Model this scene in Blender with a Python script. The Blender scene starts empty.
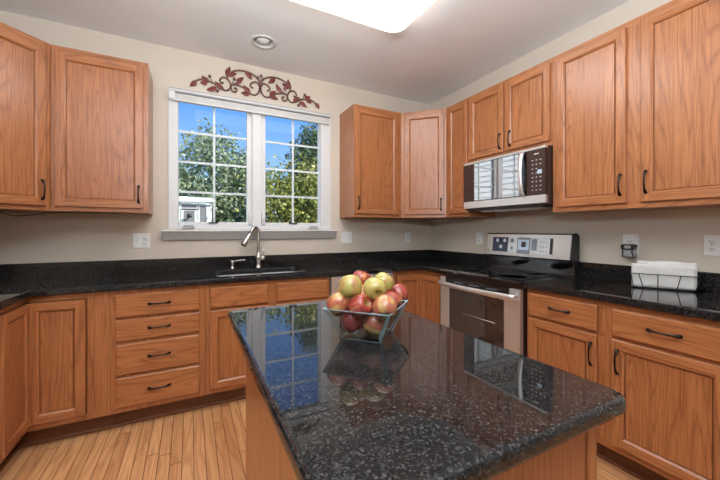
import bpy, bmesh, math, random
from mathutils import Vector, Matrix
R = math.radians
random.seed(7)
sc = bpy.context.scene
COL = sc.collection

# ------------------------------------------------------------------ camera
cam_d = bpy.data.cameras.new('camera'); cam = bpy.data.objects.new('camera', cam_d); COL.objects.link(cam)
cam.location = (-2.546, -3.106, 1.249)
cam.rotation_euler = (R(90), 0, R(-27.3))
cam_d.sensor_width = 36.0; cam_d.lens = 36.0*329/720; cam_d.shift_y = -10/720
cam_d.clip_start = 0.02
sc.camera = cam

# ------------------------------------------------------------------ sky, sun, daylight, exposure
SKY_STRENGTH = 2.2
SUN_STRENGTH = 7.0
sc.view_settings.view_transform = 'Standard'; sc.view_settings.look = 'None'
sc.view_settings.gamma = 1.0; sc.view_settings.exposure = 0.0
sc.view_settings.use_curve_mapping = False
sc.cycles.use_denoising = True
sc.cycles.max_bounces = 10; sc.cycles.transparent_max_bounces = 16
sc.cycles.caustics_reflective = False; sc.cycles.caustics_refractive = False
sc.cycles.sample_clamp_indirect = 6.0
w = bpy.data.worlds.new('sky'); sc.world = w; w.use_nodes = True
nt = w.node_tree; nt.nodes.clear()
wo = nt.nodes.new('ShaderNodeOutputWorld'); bg = nt.nodes.new('ShaderNodeBackground')
tc = nt.nodes.new('ShaderNodeTexCoord'); sp = nt.nodes.new('ShaderNodeSeparateXYZ'); rp = nt.nodes.new('ShaderNodeValToRGB')
nt.links.new(tc.outputs['Generated'], sp.inputs[0]); nt.links.new(sp.outputs[2], rp.inputs[0])
cr = rp.color_ramp; cr.elements[0].position = 0.0; cr.elements[0].color = (.50, .60, .68, 1)
cr.elements[1].position = 0.55; cr.elements[1].color = (.05, .15, .42, 1)
e = cr.elements.new(0.14); e.color = (.19, .32, .46, 1)
e = cr.elements.new(0.32); e.color = (.075, .20, .50, 1)
nt.links.new(rp.outputs[0], bg.inputs[0]); bg.inputs[1].default_value = SKY_STRENGTH
nt.links.new(bg.outputs[0], wo.inputs[0])
sun_d = bpy.data.lights.new('sun', 'SUN'); sun_d.energy = SUN_STRENGTH; sun_d.angle = R(1.0); sun_d.color = (1, .95, .86)
sun = bpy.data.objects.new('sun', sun_d); COL.objects.link(sun); sun.location = (10, -10, 12)
sun.rotation_euler = Vector((-.58, .58, -.57)).to_track_quat('-Z', 'Y').to_euler()
def area(name, loc, aim, sx, sy, power, color):
    d = bpy.data.lights.new(name, 'AREA'); d.shape = 'RECTANGLE'; d.size = sx; d.size_y = sy; d.energy = power; d.color = color
    o = bpy.data.objects.new(name, d); COL.objects.link(o); o.location = loc
    o.rotation_euler = (Vector(aim)-Vector(loc)).to_track_quat('-Z', 'Y').to_euler(); return o
area('ceiling_bounce_flash', (-2.7, -3.4, 1.8), (-2.55, -3.2, 2.74), .8, .8, 155, (.82, .91, 1.0))

# ------------------------------------------------------------------ material helpers
class N:
    def __init__(s, name):
        s.m = bpy.data.materials.new(name); s.m.use_nodes = True; s.t = s.m.node_tree
        s.b = s.t.nodes['Principled BSDF']
    def n(s, typ, **kw):
        x = s.t.nodes.new(typ)
        for k, v in kw.items(): setattr(x, k, v)
        return x
    def l(s, a, b): s.t.links.new(a, b)
    def val(s, sock, v):
        if hasattr(v, 'is_linked') or hasattr(v, 'links'): s.l(v, sock)
        else: sock.default_value = v
    def math(s, op, a, b=0.0, c=0.0):
        x = s.n('ShaderNodeMath', operation=op)
        for i, v in enumerate((a, b, c)): s.val(x.inputs[i], v)
        return x.outputs[0]
    def vm(s, op, a, b=None, scale=None):
        x = s.n('ShaderNodeVectorMath', operation=op); s.val(x.inputs[0], a)
        if b is not None: s.val(x.inputs[1], b)
        if scale is not None: s.val(x.inputs['Scale'], scale)
        return x.outputs['Value'] if op in ('DOT_PRODUCT', 'LENGTH') else x.outputs[0]
    def noise(s, vec, scale, detail=2, dist=0.0, rough=.5):
        x = s.n('ShaderNodeTexNoise'); s.l(vec, x.inputs['Vector']); x.inputs['Scale'].default_value = scale
        x.inputs['Detail'].default_value = detail; x.inputs['Distortion'].default_value = dist; x.inputs['Roughness'].default_value = rough
        return x.outputs[0]
    def ramp(s, fac, stops):
        x = s.n('ShaderNodeValToRGB'); s.l(fac, x.inputs[0]); c = x.color_ramp
        while len(c.elements) > len(stops): c.elements.remove(c.elements[-1])
        while len(c.elements) < len(stops): c.elements.new(.5)
        for el, (p, col) in zip(c.elements, stops):
            el.position = p; el.color = (*col, 1) if len(col) == 3 else col
        return x.outputs[0]
    def mix(s, fac, a, b, mode='MIX'):
        x = s.n('ShaderNodeMix', data_type='RGBA', blend_type=mode)
        s.val(x.inputs[0], fac)
        for i, v in ((6, a), (7, b)):
            if isinstance(v, tuple): x.inputs[i].default_value = (*v[:3], 1)
            else: s.l(v, x.inputs[i])
        return x.outputs[2]
    def bump(s, h, strength, dist=.001):
        x = s.n('ShaderNodeBump'); x.inputs['Strength'].default_value = strength; x.inputs['Distance'].default_value = dist
        s.l(h, x.inputs['Height']); s.l(x.outputs[0], s.b.inputs['Normal'])
    def set(s, **kw):
        for k, v in kw.items():
            key = {'color': 'Base Color', 'rough': 'Roughness', 'metal': 'Metallic', 'ior': 'IOR', 'trans': 'Transmission Weight',
                   'coat': 'Coat Weight', 'coatr': 'Coat Roughness', 'spec': 'Specular IOR Level', 'ec': 'Emission Color', 'es': 'Emission Strength'}[k]
            if isinstance(v, tuple): v = (*v, 1)
            s.val(s.b.inputs[key], v)
        return s

def plain(name, color, rough=.5, metal=0.0, var=.06, scale=14, **kw):
    k = N(name); p = k.n('ShaderNodeTexCoord').outputs['Object']
    f = k.noise(p, scale, 3)
    a = tuple(min(1, c*(1-var)) for c in color); b = tuple(min(1, c*(1+var)) for c in color)
    k.set(color=k.ramp(f, [(.3, a), (.7, b)]), rough=rough, metal=metal, **kw)
    return k.m

def oak(name, d, strips=False, tint=(1, 1, 1), contrast=1.0):
    k = N(name); p = k.n('ShaderNodeTexCoord').outputs['Object']
    rnd = k.n('ShaderNodeObjectInfo').outputs['Random']
    off = k.n('ShaderNodeCombineXYZ'); k.l(k.math('MULTIPLY', rnd, 37.0), off.inputs[0]); k.l(k.math('MULTIPLY', rnd, 91.0), off.inputs[1]); k.l(k.math('MULTIPLY', rnd, 53.0), off.inputs[2])
    D = Vector(d).normalized()
    al = k.vm('DOT_PRODUCT', p, tuple(D))
    alv = k.vm('SCALE', tuple(D), scale=al)
    perp = k.vm('SUBTRACT', p, alv)
    base = k.vm('ADD', perp, off.outputs[0])
    strip_tone = None
    if strips:
        lat = k.vm('DOT_PRODUCT', p, (1.0, .93, 0))
        sid = k.math('FLOOR', k.math('ADD', k.math('DIVIDE', lat, .098), k.math('MULTIPLY', rnd, 17.0)))
        wn = k.n('ShaderNodeTexWhiteNoise', noise_dimensions='1D'); k.l(sid, wn.inputs['W'])
        base = k.vm('ADD', base, k.vm('SCALE', wn.outputs['Color'], scale=9.0))
        strip_tone = wn.outputs['Value']
    v = k.vm('ADD', base, k.vm('SCALE', alv, scale=.075))
    n = k.noise(v, 6.5, 1.2, .12, .45)
    fine = k.noise(k.vm('ADD', base, k.vm('SCALE', alv, scale=.05)), 90, 2)
    ring = k.math('FRACT', k.math('ADD', k.math('MULTIPLY', n, 24.0), k.math('MULTIPLY', fine, .55)))
    lt = (.47*tint[0], .183*tint[1], .066*tint[2]); md = (.37*tint[0], .130*tint[1], .044*tint[2]); dk = (.165*tint[0], .048*tint[1], .016*tint[2])
    c = k.ramp(ring, [(0, dk), (.10, md), (.30, lt), (.72, lt), (.92, md), (1, dk)])
    pv = k.vm('ADD', base, k.vm('SCALE', alv, scale=.022))
    pores = k.noise(pv, 230, 2, 0, .6)
    pm = k.math('MULTIPLY', k.math('SUBTRACT', .50, pores), 3.0)
    c2 = k.mix(.56*contrast, lt, c)
    c2 = k.mix(k.math('MAXIMUM', pm, 0.0), c2, (.17*tint[0], .05*tint[1], .016*tint[2]))
    stk = k.noise(k.vm('ADD', base, k.vm('SCALE', alv, scale=.012)), 120, 3, 0, .65)
    c2 = k.mix(k.ramp(stk, [(.46, (0, 0, 0)), (.70, (.6, .6, .6))]), c2, k.mix(1.0, c2, (.62, .50, .42), 'MULTIPLY'))
    big = k.noise(k.vm('ADD', base, k.vm('SCALE', alv, scale=.4)), 2.5, 2)
    c3 = k.mix(k.math('MULTIPLY', big, .45), c2, k.mix(1.0, c2, (.78, .70, .62), 'MULTIPLY'))
    if strip_tone is not None:
        c3 = k.mix(k.math('MULTIPLY', strip_tone, .30), c3, k.mix(1.0, c3, (.80, .72, .64), 'MULTIPLY'))
    k.set(color=c3, rough=.34, coat=.35, coatr=.22)
    k.bump(pores, .10, .0006)
    return k.m

def granite():
    k = N('black_granite'); p = k.n('ShaderNodeTexCoord').outputs['Object']
    w_ = k.n('ShaderNodeTexNoise'); k.l(p, w_.inputs['Vector']); w_.inputs['Scale'].default_value = 130; w_.inputs['Detail'].default_value = 2
    pd = k.vm('ADD', p, k.vm('SCALE', w_.outputs['Color'], scale=.004))
    def crystals(scale, stops):
        vo = k.n('ShaderNodeTexVoronoi'); k.l(pd, vo.inputs['Vector']); vo.inputs['Scale'].default_value = scale
        sx = k.n('ShaderNodeSeparateColor'); k.l(vo.outputs['Color'], sx.inputs[0]); return k.ramp(sx.outputs[0], stops)
    c = crystals(250, [(0, (.003, .003, .004)), (.42, (.005, .005, .006)), (.66, (.016, .0157, .0153)), (.88, (.044, .0425, .041)), (1, (.09, .087, .082))])
    c = k.mix(.45, c, crystals(480, [(0, (.003, .003, .004)), (.6, (.008, .008, .009)), (.85, (.022, .0215, .0205)), (1, (.075, .072, .068))]))
    k.set(color=c, rough=.025, ior=1.46)
    return k.m

def floor_mat():
    k = N('oak_strip_floor'); p = k.n('ShaderNodeTexCoord').outputs['Object']
    s = k.n('ShaderNodeSeparateXYZ'); k.l(p, s.inputs[0])
    W = .0575
    xi = k.math('DIVIDE', s.outputs[0], W); row = k.math('FLOOR', xi); fx = k.math('FRACT', xi)
    wn = k.n('ShaderNodeTexWhiteNoise', noise_dimensions='1D'); k.l(row, wn.inputs['W'])
    yi = k.math('ADD', k.math('DIVIDE', s.outputs[1], 1.5), k.math('MULTIPLY', wn.outputs['Value'], 9.0))
    seg = k.math('FLOOR', yi); fy = k.math('FRACT', yi)
    cid = k.n('ShaderNodeCombineXYZ'); k.l(row, cid.inputs[0]); k.l(seg, cid.inputs[1])
    w2 = k.n('ShaderNodeTexWhiteNoise', noise_dimensions='2D'); k.l(cid.outputs[0], w2.inputs['Vector'])
    v = k.vm('ADD', k.vm('MULTIPLY', p, (9.0, .7, 1.0)), k.vm('SCALE', w2.outputs['Color'], scale=30.0))
    n = k.noise(v, 1.3, 2, .3)
    ring = k.math('FRACT', k.math('MULTIPLY', n, 7.0))
    c = k.ramp(ring, [(0, (.53, .25, .105)), (.3, (.67, .345, .155)), (.8, (.72, .385, .175)), (1, (.56, .27, .115))])
    c = k.mix(k.math('MULTIPLY', w2.outputs['Value'], .8), c, k.mix(1.0, c, (.70, .60, .52), 'MULTIPLY'))
    pn = k.noise(k.vm('MULTIPLY', p, (300, 6, 1)), 1.0, 2)
    c = k.mix(k.math('MAXIMUM', k.math('MULTIPLY', k.math('SUBTRACT', .48, pn), 1.2), 0.0), c, (.38, .19, .07))
    gap = k.math('MAXIMUM', k.math('LESS_THAN', fx, .06), k.math('LESS_THAN', fy, .003))
    c = k.mix(gap, c, (.09, .038, .016))
    k.set(color=c, rough=.32, coat=.2, coatr=.2)
    return k.m

def paint(name, color, tex=.05):
    k = N(name); p = k.n('ShaderNodeTexCoord').outputs['Object']
    f = k.noise(p, 2.2, 3); g = k.noise(p, 240, 2)
    k.set(color=k.ramp(f, [(.3, tuple(c*.97 for c in color)), (.7, color)]), rough=.62)
    k.bump(g, tex, .0008)
    return k.m

def brushed(name, color, d, rough=.28):
    k = N(name); p = k.n('ShaderNodeTexCoord').outputs['Object']
    v = k.vm('MULTIPLY', p, tuple(2 if a else 150 for a in d))
    f = k.noise(v, 1.0, 2)
    k.set(color=k.ramp(f, [(.3, tuple(c*.97 for c in color)), (.7, color)]), rough=rough+.08, metal=.82)
    return k.m

def thin_glass(name, tint, ior):
    k = N(name); t = k.t
    tr = k.n('ShaderNodeBsdfTransparent'); gl = k.n('ShaderNodeBsdfGlossy'); gl.inputs['Roughness'].default_value = .01
    fr = k.n('ShaderNodeFresnel'); fr.inputs[0].default_value = ior
    bf = k.n('ShaderNodeNewGeometry').outputs['Backfacing']
    mx = k.n('ShaderNodeMixShader'); k.l(k.math('MULTIPLY', fr.outputs[0], k.math('SUBTRACT', 1.0, bf)), mx.inputs[0]); k.l(tr.outputs[0], mx.inputs[1]); k.l(gl.outputs[0], mx.inputs[2])
    tr.inputs[0].default_value = (*tint, 1)
    k.l(mx.outputs[0], t.nodes['Material Output'].inputs[0]); return k.m

def foliage(name, c0, c1, c2):
    k = N(name); rp_ = k.n('ShaderNodeNewGeometry').outputs['Random Per Island']
    k.set(color=k.ramp(rp_, [(0, c0), (.5, c1), (1, c2)]), rough=.5)
    return k.m

def apple_skin(name, ground, blush, cover, stripes):
    k = N(name); p = k.n('ShaderNodeTexCoord').outputs['Object']
    rnd = k.n('ShaderNodeObjectInfo').outputs['Random']
    s = k.n('ShaderNodeSeparateXYZ'); k.l(p, s.inputs[0])
    ang = k.math('ARCTAN2', s.outputs[1], s.outputs[0])
    cv = k.n('ShaderNodeCombineXYZ'); k.l(k.math('COSINE', ang), cv.inputs[0]); k.l(k.math('SINE', ang), cv.inputs[1]); k.l(k.math('MULTIPLY', rnd, 20.0), cv.inputs[2])
    big = k.noise(k.vm('ADD', k.vm('SCALE', p, scale=16.0), cv.outputs[0]), 1.1, 2)
    cv2 = k.n('ShaderNodeCombineXYZ'); k.l(k.math('MULTIPLY', k.math('COSINE', ang), 9.0), cv2.inputs[0]); k.l(k.math('MULTIPLY', k.math('SINE', ang), 9.0), cv2.inputs[1]); k.l(k.math('MULTIPLY', s.outputs[2], 18.0), cv2.inputs[2])
    st = k.noise(cv2.outputs[0], 1.6, 3)
    f = k.math('ADD', k.math('MULTIPLY', big, 1.0), k.math('MULTIPLY', k.math('SUBTRACT', st, .5), stripes))
    lo = .72-cover*.5
    m = k.ramp(f, [(max(0.0, lo-.08), (0, 0, 0)), (min(1.0, lo+.10), (1, 1, 1))])
    c = k.mix(m, ground, blush)
    spk = k.n('ShaderNodeTexVoronoi'); k.l(p, spk.inputs['Vector']); spk.inputs['Scale'].default_value = 190
    c = k.mix(k.math('MULTIPLY', k.math('LESS_THAN', spk.outputs['Distance'], .16), .5), c, (.75, .60, .32))
    r2 = k.math('SQRT', k.math('ADD', k.math('MULTIPLY', s.outputs[0], s.outputs[0]), k.math('MULTIPLY', s.outputs[1], s.outputs[1])))
    cav = k.ramp(k.math('DIVIDE', r2, .02), [(.2, (1, 1, 1)), (.75, (0, 0, 0))])
    c = k.mix(k.math('MULTIPLY', cav, .75), c, (.36, .33, .06))
    k.set(color=c, rough=.28, coat=.3, coatr=.12)
    return k.m

M = {}
M['oz'] = oak('oak_vertical_grain', (0, 0, 1)); M['ozp'] = oak('oak_panel_grain', (0, 0, 1), strips=True)
M['ox'] = oak('oak_grain_along_back_wall', (1, 0, 0)); M['oy'] = oak('oak_grain_along_side_wall', (0, 1, 0))
M['od'] = oak('oak_grain_left_diagonal', (1, 1, 0)); M['oe'] = oak('oak_grain_right_diagonal', (1, -1, 0))
M['oiz'] = oak('oak_island_boards_shaded', (0, 0, 1), strips=True, tint=(.82, .74, .72), contrast=.7)  # island end oak, tint darkened for the shade on that face
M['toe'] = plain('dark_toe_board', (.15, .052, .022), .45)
M['granite'] = granite(); M['floor'] = floor_mat()
M['wall'] = paint('beige_wall_paint', (.66, .575, .475)); M['ceil'] = paint('white_ceiling_paint', (.86, .86, .86), .12)
M['white'] = plain('white_vinyl', (.70, .70, .69), .38, var=.02); M['cream'] = plain('painted_wood_sill', (.74, .72, .69), .4, var=.03)
M['muntin'] = plain('white_grille_bar', (.74, .78, .80), .45, var=.03)
M['pane'] = thin_glass('window_glass', (.985, .992, .99), 1.22)
M['steel'] = brushed('brushed_stainless_across', (.80, .79, .775), (0, 1, 0)); M['steelx'] = brushed('brushed_stainless_back', (.74, .73, .71), (1, 0, 0))
M['steelz'] = brushed('brushed_stainless_upright', (.80, .79, .775), (0, 0, 1)); M['darksteel'] = plain('dark_polished_steel', (.28, .28, .29), .16, 1.0, var=.02); M['nickel'] = plain('brushed_nickel', (.62, .60, .56), .24, 1.0)
M['sinksteel'] = plain('satin_sink_steel', (.86, .86, .85), .40, .5, var=.05)
M['bronze'] = plain('dark_bronze_pull', (.028, .022, .019), .22, .75)
M['blackglass'] = plain('black_glass', (.006, .006, .007), .03, var=.02, ior=1.7); M['blackplastic'] = plain('black_plastic', (.012, .012, .013), .32)
M['mirrorglass'] = plain('mirrored_dark_door_glass', (.50, .50, .51), .02, .95, var=.01)
M['browncase'] = plain('dark_brown_casing', (.055, .030, .022), .35, .3)
M['ovenglass'] = plain('bronze_oven_glass', (.045, .030, .024), .04, var=.05, ior=1.8)
M['rackwire'] = plain('oven_rack_wire', (.62, .58, .52), .3, .8)
M['lit'] = plain('lit_acrylic_diffuser', (.9, .9, .88), .5, ec=(1.0, .985, .96), es=8.0)
M['bulb'] = plain('frosted_bulb', (.85, .85, .84), .35, var=.02); M['baffle'] = plain('grey_lamp_baffle', (.62, .61, .58), .5)
M['trimring'] = plain('pale_trim_ring', (.70, .70, .66), .4)
M['plate'] = plain('white_outlet_plate', (.86, .86, .84), .35, var=.02); M['slot'] = plain('dark_slot', (.03, .03, .03), .5)
M['legend'] = plain('pale_key_mark', (.70, .72, .74), .5); M['screen'] = plain('blue_white_clock_screen', (.55, .66, .80), .3)
M['panelglare'] = plain('silver_panel_reflection', (.74, .75, .76), .22, .2); M['navy'] = plain('navy_control_film', (.02, .03, .07), .15); M['greykey'] = plain('grey_key_pad', (.24, .26, .29), .25)  # the silver is painted reflection, navy and grey are panel print
M['glass'] = thin_glass('clear_bowl_glass', (.93, .975, .975), 1.5)
k_ = N('bowl_glass_edge'); k_.set(color=(.50, .66, .70), rough=.06, spec=.8, trans=.35, ior=1.3); M['glassedge'] = k_.m
M['iron'] = plain('brown_wrought_iron', (.17, .082, .060), .5, .1); M['redleaf'] = plain('dark_red_metal_leaf', (.19, .040, .034), .5, .1, var=.35, scale=30)
M['paper'] = plain('white_paper', (.72, .70, .665), .8, var=.06, scale=25); M['wire'] = plain('black_wire', (.015, .015, .017), .35, .6)
M['greyplastic'] = plain('silver_grey_plastic', (.34, .34, .35), .35); M['stem'] = plain('brown_stem', (.10, .055, .025), .7)
M['cord'] = plain('black_cord', (.012, .012, .012), .6)
M['siding'] = plain('white_vinyl_siding', (.84, .83, .81), .5, var=.03); M['screenmesh'] = plain('grey_window_screen', (.20, .20, .21), .4)
M['shingle'] = plain('grey_roof_shingle', (.28, .27, .27), .8, var=.2, scale=30); M['grass'] = plain('lawn_grass', (.10, .17, .045), .9, var=.4, scale=3)
M['bark'] = plain('tree_bark', (.10, .07, .05), .85, var=.3)
M['leafA'] = foliage('blue_green_leaves', (.085, .14, .065), (.19, .26, .125), (.42, .47, .30))
M['leafB'] = foliage('yellow_green_leaves', (.07, .10, .022), (.22, .24, .045), (.47, .44, .10))
M['leafC'] = foliage('dark_green_leaves', (.03, .07, .025), (.07, .12, .045), (.17, .22, .09))
AP = {'red': apple_skin('red_apple_skin', (.60, .27, .09), (.33, .04, .032), .74, .7),
      'stripe': apple_skin('striped_apple_skin', (.54, .31, .09), (.38, .075, .04), .52, .8),
      'blush': apple_skin('blushed_apple_skin', (.52, .32, .11), (.42, .11, .06), .55, .7),
      'yellow': apple_skin('yellow_green_apple_skin', (.44, .37, .095), (.46, .20, .08), .24, .6)}

# ------------------------------------------------------------------ mesh builder
class MB:
    def __init__(s, T=None): s.v = []; s.f = []; s.fm = []; s.fs = []; s.T = T
    def vert(s, p):
        p = s.T(p) if s.T else p
        s.v.append(tuple(p)); return len(s.v)-1
    def face(s, idx, m=0, smooth=False): s.f.append(tuple(idx)); s.fm.append(m); s.fs.append(smooth)
    def poly(s, pts, m=0): s.face([s.vert(p) for p in pts], m); return s
    def box(s, x0, x1, y0, y1, z0, z1, m=0):
        i = [s.vert((x, y, z)) for z in (z0, z1) for y in (y0, y1) for x in (x0, x1)]
        for f in ((0, 2, 3, 1), (4, 5, 7, 6), (0, 1, 5, 4), (2, 6, 7, 3), (0, 4, 6, 2), (1, 3, 7, 5)): s.face([i[k] for k in f], m)
        return s
    def slab(s, x0, x1, y0, y1, z0, z1, ch, m=0, mside=None):          # box whose z1 face is chamfered by ch (local frame: z1 = front)
        ms = m if mside is None else mside
        a = [s.vert(p) for p in ((x0, y0, z0), (x1, y0, z0), (x1, y1, z0), (x0, y1, z0))]
        b = [s.vert(p) for p in ((x0, y0, z1-ch), (x1, y0, z1-ch), (x1, y1, z1-ch), (x0, y1, z1-ch))]
        c = [s.vert(p) for p in ((x0+ch, y0+ch, z1), (x1-ch, y0+ch, z1), (x1-ch, y1-ch, z1), (x0+ch, y1-ch, z1))]
        s.face(a[::-1], m); s.face(c, m)
        for k in range(4):
            q = (k+1) % 4
            s.face((a[k], a[q], b[q], b[k]), ms); s.face((b[k], b[q], c[q], c[k]), ms)
        return s
    def prism(s, poly, z0, z1, m=0, axis='z'):
        mp = {'z': lambda a, b, c: (a, b, c), 'y': lambda a, b, c: (a, c, b), 'x': lambda a, b, c: (c, a, b)}[axis]
        a = [s.vert(mp(p[0], p[1], z0)) for p in poly]; b = [s.vert(mp(p[0], p[1], z1)) for p in poly]; n = len(poly)
        s.face(a[::-1], m); s.face(b, m)
        for k in range(n): s.face((a[k], a[(k+1) % n], b[(k+1) % n], b[k]), m)
        return s
    def tube(s, path, r, n=8, m=0, cap=True, flat=1.0, up=None):
        P = [Vector(p) for p in path]; rr = r if isinstance(r, (list, tuple)) else [r]*len(P)
        rings = []; prev = None
        for i, p in enumerate(P):
            t = (P[min(i+1, len(P)-1)]-P[max(i-1, 0)]).normalized()
            if prev is None:
                u = Vector(up) if up else (Vector((0, 0, 1)) if abs(t.z) < .9 else Vector((1, 0, 0)))
            else: u = prev
            u = (u-t*u.dot(t)).normalized(); prev = u; b = t.cross(u)
            rings.append([s.vert(p+u*math.cos(2*math.pi*k/n)*rr[i]+b*math.sin(2*math.pi*k/n)*rr[i]*flat) for k in range(n)])
        for i in range(len(P)-1):
            for k in range(n): s.face((rings[i][k], rings[i][(k+1) % n], rings[i+1][(k+1) % n], rings[i+1][k]), m, True)
        if cap: s.face(rings[0][::-1], m); s.face(rings[-1], m)
        return s
    def lathe(s, prof, c=(0, 0, 0), n=20, m=0, axis=(0, 0, 1), smooth=True, cap=True):
        A = Vector(axis).normalized(); u = A.orthogonal().normalized(); b = A.cross(u); c = Vector(c); rings = []
        for (r, z) in prof:
            if r < 1e-6: rings.append([s.vert(c+A*z)])
            else: rings.append([s.vert(c+A*z+u*math.cos(2*math.pi*k/n)*r+b*math.sin(2*math.pi*k/n)*r) for k in range(n)])
        for i in range(len(rings)-1):
            a, d = rings[i], rings[i+1]
            for k in range(n):
                q = (k+1) % n
                if len(a) == 1 and len(d) == 1: continue
                if len(a) == 1: s.face((a[0], d[q], d[k]), m, smooth)
                elif len(d) == 1: s.face((a[k], a[q], d[0]), m, smooth)
                else: s.face((a[k], a[q], d[q], d[k]), m, smooth)
        if cap and len(rings[0]) > 1: s.face(rings[0][::-1], m)
        if cap and len(rings[-1]) > 1: s.face(rings[-1], m)
        return s
    def sphere(s, c, r, n=10, m=0): return s.lathe([(r*math.sin(math.pi*i/8), -r*math.cos(math.pi*i/8)) for i in range(9)], c, n, m)
    def build(s, name, mats, parent=None, bevel=None, segs=2, recalc=True):
        if not isinstance(mats, (list, tuple)): mats = [mats]
        org = Vector((0, 0, 0)) if parent is None else world_org(parent)
        me = bpy.data.meshes.new(name)
        me.from_pydata([tuple(Vector(p)-org) for p in s.v], [], s.f)
        for mt in mats: me.materials.append(mt)
        me.polygons.foreach_set('material_index', s.fm); me.polygons.foreach_set('use_smooth', s.fs)
        if recalc:
            bm = bmesh.new(); bm.from_mesh(me); bmesh.ops.recalc_face_normals(bm, faces=bm.faces); bm.to_mesh(me); bm.free()
        me.update()
        o = bpy.data.objects.new(name, me); COL.objects.link(o)
        if parent is not None: o.parent = parent
        if bevel:
            b = o.modifiers.new('bevel', 'BEVEL'); b.width = bevel; b.segments = segs; b.limit_method = 'ANGLE'; b.angle_limit = R(40); b.harden_normals = False
        return o
ORG = {}
def world_org(o):
    while o.parent is not None: o = o.parent
    return Vector(o.location)
def thing(name, label, cat, loc, group=None):
    o = bpy.data.objects.new(name, None); COL.objects.link(o); o.location = loc; o.empty_display_size = .1
    return tag(o, label, cat, group)
def tag(o, label, cat, group=None, kind=None):
    o['label'] = label; o['category'] = cat
    if group: o['group'] = group
    if kind: o['kind'] = kind
    return o
def struct(o): o['kind'] = 'structure'; return o
def frame2(p0, p1, nrm=None):                     # local (s along p0->p1, z up, n outwards) -> world; seen from the front p0 is left
    a = Vector((p0[0], p0[1], 0)); t = (Vector((p1[0], p1[1], 0))-a); L = t.length; t /= L
    n = Vector((t.y, -t.x, 0))
    return (lambda p: a+t*p[0]+Vector((0, 0, p[1]))+n*p[2]), L
def boolean_cut(o, cutter):
    m = o.modifiers.new('cut', 'BOOLEAN'); m.operation = 'DIFFERENCE'; m.object = cutter; m.solver = 'EXACT'
    dg = bpy.context.evaluated_depsgraph_get(); dg.update()
    me = bpy.data.meshes.new_from_object(o.evaluated_get(dg)); o.modifiers.clear(); o.data = me
    bpy.data.objects.remove(cutter, do_unlink=True)

# ------------------------------------------------------------------ room shell
H = 2.743
struct(MB().box(-4.1, .12, -6.62, .14, -.05, 0).build('floor', M['floor']))
c = struct(MB().box(-4.1, .12, -6.62, .14, H, H+.12).build('ceiling', M['ceil']))
RC = (-2.028, -.431)
cut = MB().lathe([(.075, -.2), (.075, .2)], (RC[0], RC[1], H), 32).build('cutter', M['ceil']); boolean_cut(c, cut)
wx0, wx1, wz0, wz1 = -2.69, -1.295, 1.252, 2.385
struct(MB().box(-4.1, wx0, 0, .14, 0, H).box(wx1, .12, 0, .14, 0, H).box(wx0, wx1, 0, .14, 0, wz0).box(wx0, wx1, 0, .14, wz1, H).build('wall_back', M['wall']))
struct(MB().box(0, .12, -6.62, 0, 0, H).build('wall_right', M['wall']))
struct(MB().box(-4.1, -3.96, -6.62, -5.35, 0, H).box(-4.1, -3.96, -2.75, 0, 0, H).box(-4.1, -3.96, -5.35, -2.75, 2.5, H).box(-4.1, -3.96, -5.35, -2.75, 0, 1.42).build('wall_left', M['wall']))
struct(MB().box(-3.96, 0, -6.62, -6.5, 0, H).build('wall_front', M['wall']))
# side window (out of frame, beside the camera)
d1 = struct(MB().box(-4.07, -3.98, -5.35, -5.27, 1.42, 2.5).box(-4.07, -3.98, -2.83, -2.75, 1.42, 2.5).box(-4.07, -3.98, -5.27, -2.83, 2.42, 2.5).box(-4.07, -3.98, -4.09, -4.01, 1.49, 2.42).box(-4.07, -3.98, -5.27, -2.83, 1.42, 1.49).build('window_2', M['white']))
MB().box(-4.03, -4.02, -5.27, -4.09, 1.49, 2.42).build('pane', M['pane'], d1); MB().box(-4.03, -4.02, -4.01, -2.83, 1.49, 2.42).build('pane', M['pane'], d1)

# ------------------------------------------------------------------ kitchen window
win = struct(MB().box(-2.705, -2.635, -.012, .10, 1.252, 2.395).box(-1.385, -1.282, -.012, .10, 1.252, 2.395)
             .box(-2.635, -1.385, -.012, .10, 2.345, 2.395).box(-2.635, -1.385, -.002, .10, 1.252, 1.285).box(-2.045, -1.965, -.010, .10, 1.285, 2.345).build('window_1', M['white'], bevel=.003))
for (a, b) in ((-2.635, -2.045), (-1.965, -1.385)):
    g0, g1 = a+.004, b-.042
    if a > -2: g0, g1 = a+.042, b-.004
    gz0, gz1 = 1.318, 2.332
    sash = MB().box(a, g0, .02, .075, 1.285, 2.345).box(g1, b, .02, .075, 1.285, 2.345).box(g0, g1, .02, .075, 1.285, gz0).box(g0, g1, .02, .075, gz1, 2.345).build('sash', M['white'], win, bevel=.003)
    mm = MB(); xm = (g0+g1)/2; mm.box(xm-.009, xm+.009, .043, .053, gz0, gz1)
    for q in (1, 2, 3):
        zc = gz0+(gz1-gz0)*q/4; mm.box(g0, g1, .0425, .0535, zc-.009, zc+.009)
    mm.build('grille', M['muntin'], sash)
    MB().box(g0, g1, .036, .039, gz0, gz1).build('pane', M['pane'], sash)
    hx = g0+.35*(g1-g0) if a < -2 else g1-.38*(g1-g0)
    MB().box(xm-.045, xm+.03, .008, .022, 1.306, 1.318).build('sash_keeper', M['slot'], sash)
    kx = a+.06 if a < -2 else b-.10
    cr_ = MB().box(kx-.03, kx+.06, -.03, -.006, 1.262, 1.272).tube([(kx+.05, -.02, 1.27), (kx+.05, -.03, 1.282), (kx-.02, -.034, 1.284)], .005).build('crank_handle', M['greyplastic'], win)
for x in (-2.063, -1.948):
    MB().box(x-.014, x+.014, -.016, .02, 1.30, 1.41).tube([(x, -.016, 1.37), (x, -.03, 1.36), (x, -.034, 1.325)], .006).build('sash_lock', M['white'], win, bevel=.003)
sill = MB()
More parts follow.
